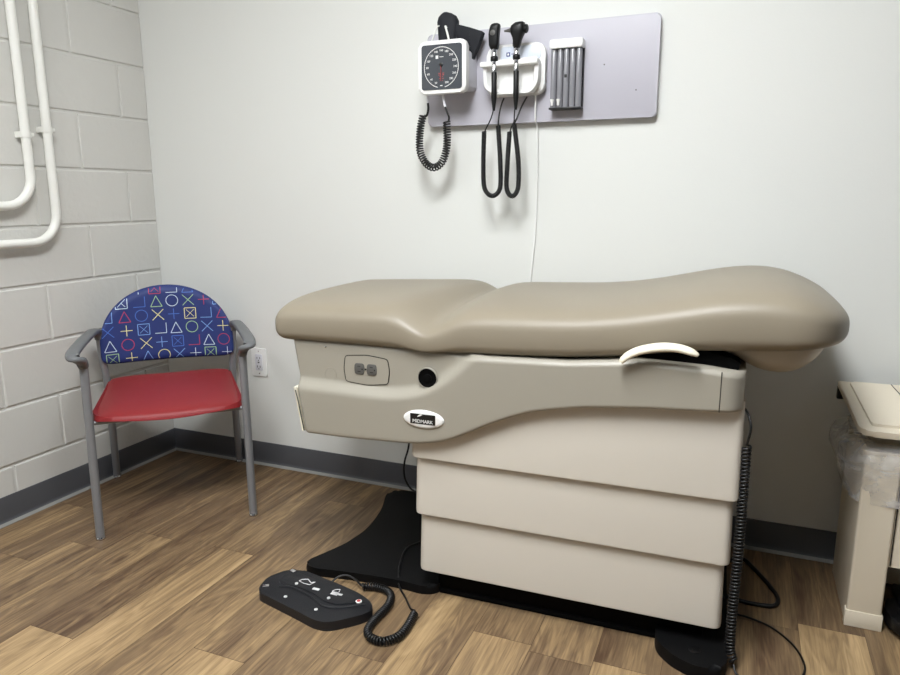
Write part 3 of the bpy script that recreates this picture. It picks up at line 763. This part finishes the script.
for k, s in enumerate(nums):
    a = math.radians(-157+314*k/14); R = .0480
    text_into(b, s, .0088, Matrix.Translation((cx+R*math.sin(a), yf-.0010, cz+R*1.05*math.cos(a))) @ RX, .0002)
for k in range(0, 61):
    a = math.radians(-163+326*k/60); R0, R1 = .0560, .0580
    b.raw([(cx+R*math.sin(a+w), yf-.0011, cz+R*1.04*math.cos(a+w)) for R, w in ((R0, -.006), (R1, -.006), (R1, .006), (R0, .006))], [(0,1,2,3)])
b.box(cx-.019, cx-.010, yf-.0014, yf-.0009, cz+.026, cz+.036); b.box(cx-.006, cx+.008, yf-.0014, yf-.0009, cz+.0305, cz+.032)
b.box(cx-.004, cx+.004, yf-.0014, yf-.0009, cz-.0565, cz-.054)
b.obj('dial_markings', M['white'], g, smooth=False)
b = B(); b.tube([(cx, yf-.0034, cz+.010), (cx-.001, yf-.0034, cz-.040)], [.0011, .0007], n=6)
b.obj('needle', M['red'], g)
b = B()
for dz, w in ((-.018, .010), (-.023, .010), (-.028, .006), (-.034, .008), (-.040, .005)):
    b.box(cx-w, cx-.003, yf-.0013, yf-.0009, cz+dz-.0008, cz+dz+.0008); b.box(cx+.003, cx+w, yf-.0013, yf-.0009, cz+dz-.0008, cz+dz+.0008)
b.obj('red_scale_mark', M['red'], g, smooth=False)
B().lathe([(.006, 0), (.006, .003), (.003, .0045)], (cx, yf-.0008, cz+.008), (0, -1, 0), 20).obj('needle_hub', M['dark'], g)
# wire hooks holding the cuff
b = B()
b.tube(spline([(-.058, -.06, .045), (-.055, -.062, .085), (-.045, -.062, .108), (-.036, -.060, .130), (-.032, -.052, .134)], 6), .0022, n=8)
b.obj('cuff_hook', M['pipe'], g)
b = B()
b.tube(spline([(.022, -.098, .070), (.018, -.100, .090), (.011, -.099, .112), (.006, -.092, .121), (.004, -.08, .120)], 6), .0032, n=8)
b.obj('cuff_hook', M['pipe'], g)
def rel(o, pts): return [(p[0]-o[0], p[1]-o[1], p[2]-o[2]) for p in pts]
G0 = (gx, yb, gz)
b = B()
b.tube(spline(rel(G0, [(1.303,-.10,1.440),(1.304,-.10,1.418),(1.305,-.10,1.405)]), 4), .0034, n=8)
b.obj('tube_stub', M['greyplastic'], g)
b = B()
b.tube(spline(rel(G0, [(1.357,-.10,1.440),(1.360,-.10,1.42),(1.366,-.10,1.393)]), 4), .0040, n=8)
b.obj('tube_stub', M['greyplastic'], g)
b = B()
b.tube(spline(rel(G0, [(1.305,-.10,1.408),(1.306,-.10,1.39),(1.302,-.10,1.372),(1.294,-.10,1.366)]), 5), .0040, n=8)
b.tube(spline(rel(G0, [(1.366,-.10,1.395),(1.372,-.10,1.378),(1.379,-.10,1.362),(1.378,-.10,1.350),(1.374,-.10,1.345)]), 5), .0034, n=8)
helix(b, rel(G0, [(1.288,-.10,1.372),(1.279,-.10,1.341),(1.273,-.10,1.293),(1.276,-.10,1.252),(1.296,-.10,1.217),(1.325,-.10,1.203),(1.353,-.10,1.219),(1.369,-.10,1.256),(1.373,-.10,1.300),(1.371,-.10,1.349)]), .0108, .0026, .0082, per=12, n=6)
b.obj('coiled_tube', M['cord'], g, angle=80)

# cuff tucked behind the gauge
def cuff():
    b = B()
    # rolled upright lobe
    rs = []
    for z, x0, x1 in ((1.567,1.333,1.394),(1.600,1.331,1.394),(1.635,1.328,1.396),(1.66,1.326,1.398),(1.675,1.330,1.390),(1.684,1.338,1.375),(1.688,1.347,1.362)):
        h = .020*(1 if z < 1.67 else .75 if z < 1.68 else .4)
        rs.append([(x, y-.062, z) for x, y in [( (x0+x1)/2+(x1-x0)/2*math.copysign(abs(math.cos(a))**.7, math.cos(a)), h*math.copysign(abs(math.sin(a))**.7, math.sin(a))) for a in [2*PI*k/20 for k in range(20)]]])
    b.rings(rs)
    # flap hanging out to the right, down the side of the basket
    out = rpoly([(1.372,1.668),(1.395,1.648),(1.44,1.634),(1.486,1.618),(1.470,1.580),(1.452,1.548),(1.445,1.532),(1.42,1.566),(1.385,1.566)], .006, 3)
    for y0, y1 in ((-.060,-.050),(-.0735,-.0625)):
        b.prism(out, y0, y1, 'y', bev=.003)
    return tag(b.obj('blood_pressure_cuff', M['navy'], angle=50), 'folded navy blood pressure cuff tucked above and behind the square gauge', 'blood pressure cuff')
cuff()

# instrument charger (double handle dispenser)
cx0, cz0 = 1.590, 1.490
c = thing('instrument_charger', 'white wall charger holding two black diagnostic instruments on the board', 'instrument charger', (cx0, yb, cz0))
hx0, hx1, hz0, hz1 = -.100, .094, -.076, .082
B().prism(rrect(-.098, .094, -.068, .086, .030), -.0005, -.030, 'y', bev=.005, seg=3).obj('back_housing', M['white'], c)
# front housing with scooped recess
b = B(); N = 28
outer = rpoly([(-.100,.036),(.078,.038),(.084,.02),(.082,-.040),(.058,-.068),(-.060,-.067),(-.096,-.046)], .03, 5)
inner = [(x*.86-.002, (z+.018)*.84-.018) for x, z in outer]
def rr(pts, y): return [(x, y, z) for x, z in pts]
inn2 = [(x*.93, (z+.018)*.93-.018) for x, z in inner]
b.rings([rr(outer, -.028), rr(outer, -.060), rr([(x*.985, (z+.018)*.985-.018) for x, z in outer], -.063), rr(inner, -.063), rr(inn2, -.050), rr([(x*.9, (z+.018)*.9-.018) for x, z in inn2], -.040)], cap=True)
b.obj('front_housing', M['white'], c, angle=50)
B().box(-.104, .082, -.078, -.050, .016, .031, .003).obj('handle_shelf', M['white'], c)
B().prism(rrect(-.050, .080, .036, .078, .010), -.029, -.034, 'y', bev=.001).obj('display_panel', M['translucent'], c)
b = B(); b.box(-.030, -.018, -.0355, -.0335, .049, .061); b.mi = 1; b.box(-.027, -.021, -.0362, -.035, .052, .058); b.mi = 0; b.box(-.014, .006, -.0355, -.0335, .0545, .0565)
b.obj('logo_mark', [M['blue'], M['white']], c, smooth=False)
# thin white supply wire
b = B(); b.tube(spline(rel((cx0, yb, cz0), [(1.645,-.05,1.432),(1.652,-.045,1.42),(1.650,-.034,1.35),(1.651,-.012,1.32),(1.652,-.006,1.25),(1.652,-.004,1.10),(1.648,-.004,.97),(1.640,-.004,.88),(1.634,-.004,.80)]), 8), .0027, n=8)
b.obj('supply_wire', M['white'], c, angle=80)

def handle(b, x, ztop, zbot, y):
    pass
IY = -.100
def instrument(kind, x, name, label, cord, coil, R, thinend):
    t = thing(name, label, kind, (x, IY, 1.45))
    zt = 1.548
    B().lathe([(.0075, 0), (.0085, .002), (.0085, .075), (.0075, .085), (.006, .098), (.004, .115)], (0, 0, 1.488-1.45), (0, 0, -1), 18).obj('grip', M['black'], t)
    b = B(); b.lathe([(.0085, 0), (.0085, .020), (.0078, .021), (.0085, .022), (.0085, .032)], (0, 0, 1.488-1.45), (0, 0, 1), 20); b.obj('chrome_sleeve', M['chrome'], t)
    b = B(); b.lathe([(.0100, 0), (.0115, .002), (.0115, .013), (.0100, .015)], (0, 0, 1.520-1.45), (0, 0, 1), 20); b.obj('rheostat_collar', M['black'], t)
    b = B(); b.lathe([(.0085, 0), (.0085, .009), (.0078, .010), (.0085, .011), (.0085, .022)], (0, 0, 1.535-1.45), (0, 0, 1), 20); b.obj('chrome_neck', M['chrome'], t)
    return t
# ophthalmoscope
ox_ = 1.533
o1 = instrument('ophthalmoscope', ox_, 'ophthalmoscope', 'black ophthalmoscope with flat oval head and looped cord, left instrument in charger', None, None, None, None)
b = B(); rs = []
for z, w, d, dx in ((1.553,.007,.006,0),(1.558,.012,.010,0),(1.568,.0155,.012,-.001),(1.580,.0160,.013,-.001),(1.600,.0165,.014,-.001),(1.614,.0160,.014,.001),(1.623,.0155,.013,.003),(1.628,.0130,.011,.004),(1.631,.007,.006,.004)):
    rs.append([(dx+w*math.copysign(abs(math.cos(a))**.5, math.cos(a)), d*math.copysign(abs(math.sin(a))**.5, math.sin(a)), z-1.45) for a in [2*PI*k/20 for k in range(20)]])
b.rings(rs); hd = b.obj('head', M['black'], o1, angle=60)
B().lathe([(.0085, 0), (.0085, .003), (.0065, .004), (.001, .004)], (-.0015, -.012, 1.602-1.45), (0, -1, 0), 20).obj('aperture', M['outgrey'], hd)
O1 = (ox_, IY, 1.45)
b = B()
b.tube(spline(rel(O1, [(1.533,-.10,1.395),(1.530,-.10,1.37),(1.521,-.10,1.345),(1.510,-.10,1.325),(1.502,-.10,1.310)]), 5), .0022, n=8)
b.tube(spline(rel(O1, [(1.550,-.052,1.415),(1.550,-.07,1.40),(1.549,-.09,1.37),(1.549,-.10,1.345),(1.548,-.10,1.322)]), 5), .0028, n=8)
helix(b, rel(O1, [(1.501,-.10,1.312),(1.499,-.10,1.223),(1.501,-.10,1.148),(1.512,-.10,1.120),(1.531,-.10,1.110),(1.549,-.10,1.120),(1.558,-.10,1.146),(1.556,-.10,1.222),(1.548,-.10,1.328)]), .0062, .0020, .0037, per=9, n=5)
b.obj('coiled_cord', M['cord'], o1, angle=80)
# otoscope
tx_ = 1.605
o2 = instrument('otoscope', tx_, 'otoscope', 'black otoscope with pointed speculum and looped cord, right instrument in charger', None, None, None, None)
b = B(); rs = []
for z, w, d, dx in ((1.553,.008,.008,0),(1.562,.012,.011,0),(1.575,.013,.013,.002),(1.585,.016,.015,.003),(1.595,.021,.017,.003),(1.608,.023,.018,.002),(1.618,.021,.017,.004),(1.626,.015,.013,.009),(1.629,.006,.005,.012)):
    rs.append([(dx+w*math.copysign(abs(math.cos(a))**.65, math.cos(a)), d*math.copysign(abs(math.sin(a))**.65, math.sin(a)), z-1.45) for a in [2*PI*k/20 for k in range(20)]])
b.rings(rs); hd = b.obj('head', M['black'], o2, angle=60)
B().lathe([(.011, 0), (.013, .003), (.013, .010), (.009, .013)], (.022, 0, 1.608-1.45), (1, 0, -.1), 20).obj('eyepiece', M['black'], hd)
B().lathe([(.0075, 0), (.005, .010), (.0025, .022), (.0018, .023)], (-.016, -.004, 1.606-1.45), (-1, -.1, -.05), 16).obj('speculum', M['outgrey'], hd)
O2 = (tx_, IY, 1.45)
b = B()
b.tube(spline(rel(O2, [(1.604,-.10,1.395),(1.601,-.10,1.36),(1.600,-.10,1.338),(1.592,-.10,1.322),(1.587,-.10,1.307)]), 5), .0022, n=8)
b.tube(spline(rel(O2, [(1.626,-.052,1.415),(1.625,-.075,1.40),(1.621,-.10,1.375),(1.614,-.112,1.348),(1.606,-.112,1.332),(1.603,-.106,1.322)]), 5), .0028, n=8)
helix(b, rel(O2, [(1.586,-.10,1.308),(1.581,-.10,1.221),(1.578,-.10,1.146),(1.584,-.10,1.119),(1.597,-.10,1.109),(1.610,-.10,1.118),(1.618,-.10,1.146),(1.616,-.10,1.221),(1.603,-.106,1.328)]), .0062, .0020, .0037, per=9, n=5)
b.obj('coiled_cord', M['cord'], o2, angle=80)

# specula dispenser
sx_, sz_ = 1.752, 1.476
s = thing('specula_dispenser', 'white capped dispenser of grey clear tubes on the board, right of the charger', 'dispenser', (sx_, yb, sz_))
B().prism(rrect(-.051, .050, .074, .099, .004), -.0005, -.046, 'y', bev=.003).obj('cap', M['white'], s)
B().box(-.049, .048, -.010, -.0005, -.098, .076).obj('back_plate', M['dark'], s)
for k in range(5):
    x = -.0395+k*.0195
    tb_ = B().lathe([(.0092, 0), (.0092, .172), (.0085, .174)], (x, -.030, -.098), (0, 0, 1), 18).obj('tube', M['tube'], s)
    if k < 2:
        B().lathe([(.0062, 0), (.0040, .010), (.0035, .018), (.0015, .019)], (x-.001, -.041, -.074), (0, 0, -1), 14).obj('specula_tip', M['white'], tb_)
B().box(-.051, .049, -.042, -.001, -.104, -.098, .0015).obj('base', M['dark'], s)
b = B(); b.box(-.004, .004, -.0405, -.0390, -.012, -.003); b.obj('label_mark', M['dark'], s)

# ------------------------------------------------------------------ step-on bin
tr = thing('step_on_bin', 'cream step-on waste bin with slanted lid at right of the exam table', 'waste bin', (2.78, -.20, 0))
X0, Y0 = 2.78, -.20
def R_(x, y): return (x-X0, y-Y0)
b = B()
# side walls with front feet; body tapers a little towards the floor
xl, xr, yf_, yb2 = 2.604, 2.985, -.352, -.050
def sect(z, ins, y1=0): return [(p[0]-X0, p[1]-Y0, z) for p in rpoly([(xl+ins, yf_+ins), (xr-ins, yf_+ins), (xr-ins, yb2-ins*.4), (xl+ins, yb2-ins*.4)], .012, 4)]
b.rings([sect(.178, .010), sect(.178, .008), sect(.30, .008), sect(.465, .008), sect(.472, .001), sect(.478, 0), sect(.482, 0), sect(.482, .006), sect(.20, .012)], cap=True)
b.obj('body', M['can'], tr, angle=40)
b = B()   # left pillar: front left foot and side skirt
b.prism(rpoly([(xl+.006-X0, yf_-.003-Y0), (2.690-X0, yf_-.003-Y0), (2.690-X0, -.305-Y0), (2.622-X0, -.285-Y0), (2.622-X0, -.06-Y0), (xl+.006-X0, -.06-Y0)], .006, 3), 0, .470, 'z', bev=.002)
b.obj('foot_post', M['can'], tr, angle=35); b2 = B()
b2.prism(rpoly([(2.900-X0, yf_-.003-Y0), (xr-.006-X0, yf_-.003-Y0), (xr-.006-X0, -.06-Y0), (2.967-X0, -.06-Y0), (2.967-X0, -.285-Y0), (2.900-X0, -.305-Y0)], .006, 3), 0, .470, 'z', bev=.002)
b2.obj('foot_post', M['can'], tr, angle=35)
b = B(); b.box(xl+.003-X0, 2.693-X0, yf_-.0055-Y0, yf_+.02-Y0, 0, .045, .002); b.obj('foot_trim', M['can'], tr, angle=35); b = B(); b.box(2.897-X0, xr-.003-X0, yf_-.0055-Y0, yf_+.02-Y0, 0, .045, .002)
b.obj('foot_trim', M['can'], tr, angle=35)
B().box(2.694-X0, 2.6965-X0, yf_+.0040-Y0, yf_+.0095-Y0, .182, .475).obj('panel_seam', M['line'], tr, smooth=False)
B().box(2.625-X0, 2.965-X0, -.085-Y0, -.065-Y0, .002, .18).obj('rear_panel', M['can'], tr, smooth=False)
# lid
import math as _m
ang = math.atan2(.574-.532, .315)
LM = Matrix.Translation((0, -.362-Y0, .5270)) @ Matrix.Rotation(ang, 4, 'X')
b = B()
lo = rpoly([(2.590-X0, .004), (2.612-X0, -.012), (2.985-X0, -.012), (3.002-X0, .004), (3.005-X0, .318), (2.570-X0, .318)], .010, 3)
b.prism(lo, 0, .016, 'z', bev=.004, mtx=LM)
sb_ = rpoly([(2.618-X0, .018), (2.970-X0, .018), (2.985-X0, .300), (2.598-X0, .300)], .012, 4)
b.prism(sb_, .014, .0235, 'z', bev=.006, seg=3, mtx=LM, top_only=True)
b.obj('lid', M['can'], tr, angle=30)
b = B(); b.tube([LM @ Vector(p) for p in ((2.742-X0, .018, .0235), (2.700-X0, .300, .0235))], .0012, n=6); b.obj('lid_seam', M['line'], tr)
b = B(); b.box(2.573-X0, 2.592-X0, -.052-Y0, -.034-Y0, .530, .570, .003); b.obj('hinge', M['black'], tr)
# pedal
b = B()
b.prism(rpoly([(2.700-X0,-.315-Y0),(2.712-X0,-.385-Y0),(2.75-X0,-.412-Y0),(2.85-X0,-.412-Y0),(2.888-X0,-.385-Y0),(2.896-X0,-.315-Y0),(2.88-X0,-.25-Y0),(2.72-X0,-.25-Y0)], .02, 4), .018, .052, 'z', bev=.010, seg=3)
for k in range(7): b.tube([(2.735+.02*k-X0, -.395-Y0, .053), (2.728+.02*k-X0, -.335-Y0, .053)], .003, n=6)
b.box(2.735-X0, 2.87-X0, -.31-Y0, -.20-Y0, .04, .066, .006)
b.obj('foot_pedal', M['black'], tr, angle=35)

# liner bag folded over the rim
def liner():
    b = B(); rs = []; N = 96
    rnd = random.Random(3); ph = [rnd.uniform(0, 6.28) for _ in range(8)]
    levels = [(.500, -.010, 0), (.495, -.012, 0), (.492, .003, .1), (.485, .008, .3), (.465, .020, .8), (.44, .026, 1), (.415, .024, 1), (.39, .018, 1), (.368, .012, .9), (.352, .009, .7), (.345, .010, .6), (.341, .005, .4), (.346, .004, .3)]
    for z, off, wv in levels:
        r = []
        for k in range(N):
            a = 2*PI*k/N; c_, s_ = math.cos(a), math.sin(a)
            ex, ey = (xr-xl)/2, (yb2-yf_)/2
            x = (xl+xr)/2+ex*math.copysign(abs(c_)**.28, c_); y = (yf_+yb2)/2+ey*math.copysign(abs(s_)**.28, s_)
            left = max(0, -c_)**2
            o_ = off*(1+.9*left)+wv*.0045*(math.sin(9*a+ph[0]+z*30)+.7*math.sin(17*a+ph[1]-z*50)+.5*math.sin(31*a+ph[2]))*(1 if off > 0 else 0)
            o_ = max(o_, .0035) if off > 0 else o_
            nx, ny = math.copysign(abs(c_)**1.4, c_), math.copysign(abs(s_)**1.4, s_)
            zz = z+.010*math.sin(2*a+ph[3])*wv*(.49-z)/.15+ .012*left*wv
            if y+ny*o_ > -.022: o_ = min(o_, .02)
            r.append((x+nx*o_, min(y+ny*o_, -.02), zz))
        rs.append(r)
    b.rings(rs, cap=False)
    return tag(b.obj('bin_liner', M['bag'], angle=80), 'translucent plastic bag folded out over the rim of the cream waste bin', 'bin liner')
liner()

# ------------------------------------------------------------------ camera
yaw, pitch, roll = .395611539, .198970578, -.00330828270
F = Vector((-math.sin(yaw)*math.cos(pitch), math.cos(yaw)*math.cos(pitch), -math.sin(pitch)))
R = Vector((math.cos(yaw), math.sin(yaw), 0)); U = R.cross(F)
R2 = R*math.cos(roll)+U*math.sin(roll); U2 = -R*math.sin(roll)+U*math.cos(roll)
cd = bpy.data.cameras.new('camera'); cam = bpy.data.objects.new('camera', cd); C.objects.link(cam)
cam.matrix_world = Matrix(((R2.x, U2.x, -F.x, 2.28882384), (R2.y, U2.y, -F.y, -2.27493283), (R2.z, U2.z, -F.z, 1.10687014), (0, 0, 0, 1)))
cd.sensor_width = 36; cd.lens = 696.780655/900*36; cd.clip_start = .02
bpy.context.scene.camera = cam

# ------------------------------------------------------------------ world, view
w = bpy.data.worlds.new('world'); bpy.context.scene.world = w; w.use_nodes = True
w.node_tree.nodes['Background'].inputs[0].default_value = (.5, .5, .5, 1); w.node_tree.nodes['Background'].inputs[1].default_value = .3
vs = bpy.context.scene.view_settings
vs.view_transform = 'Standard'; vs.look = 'None'; vs.gamma = 1; vs.exposure = 0.54; vs.use_curve_mapping = False
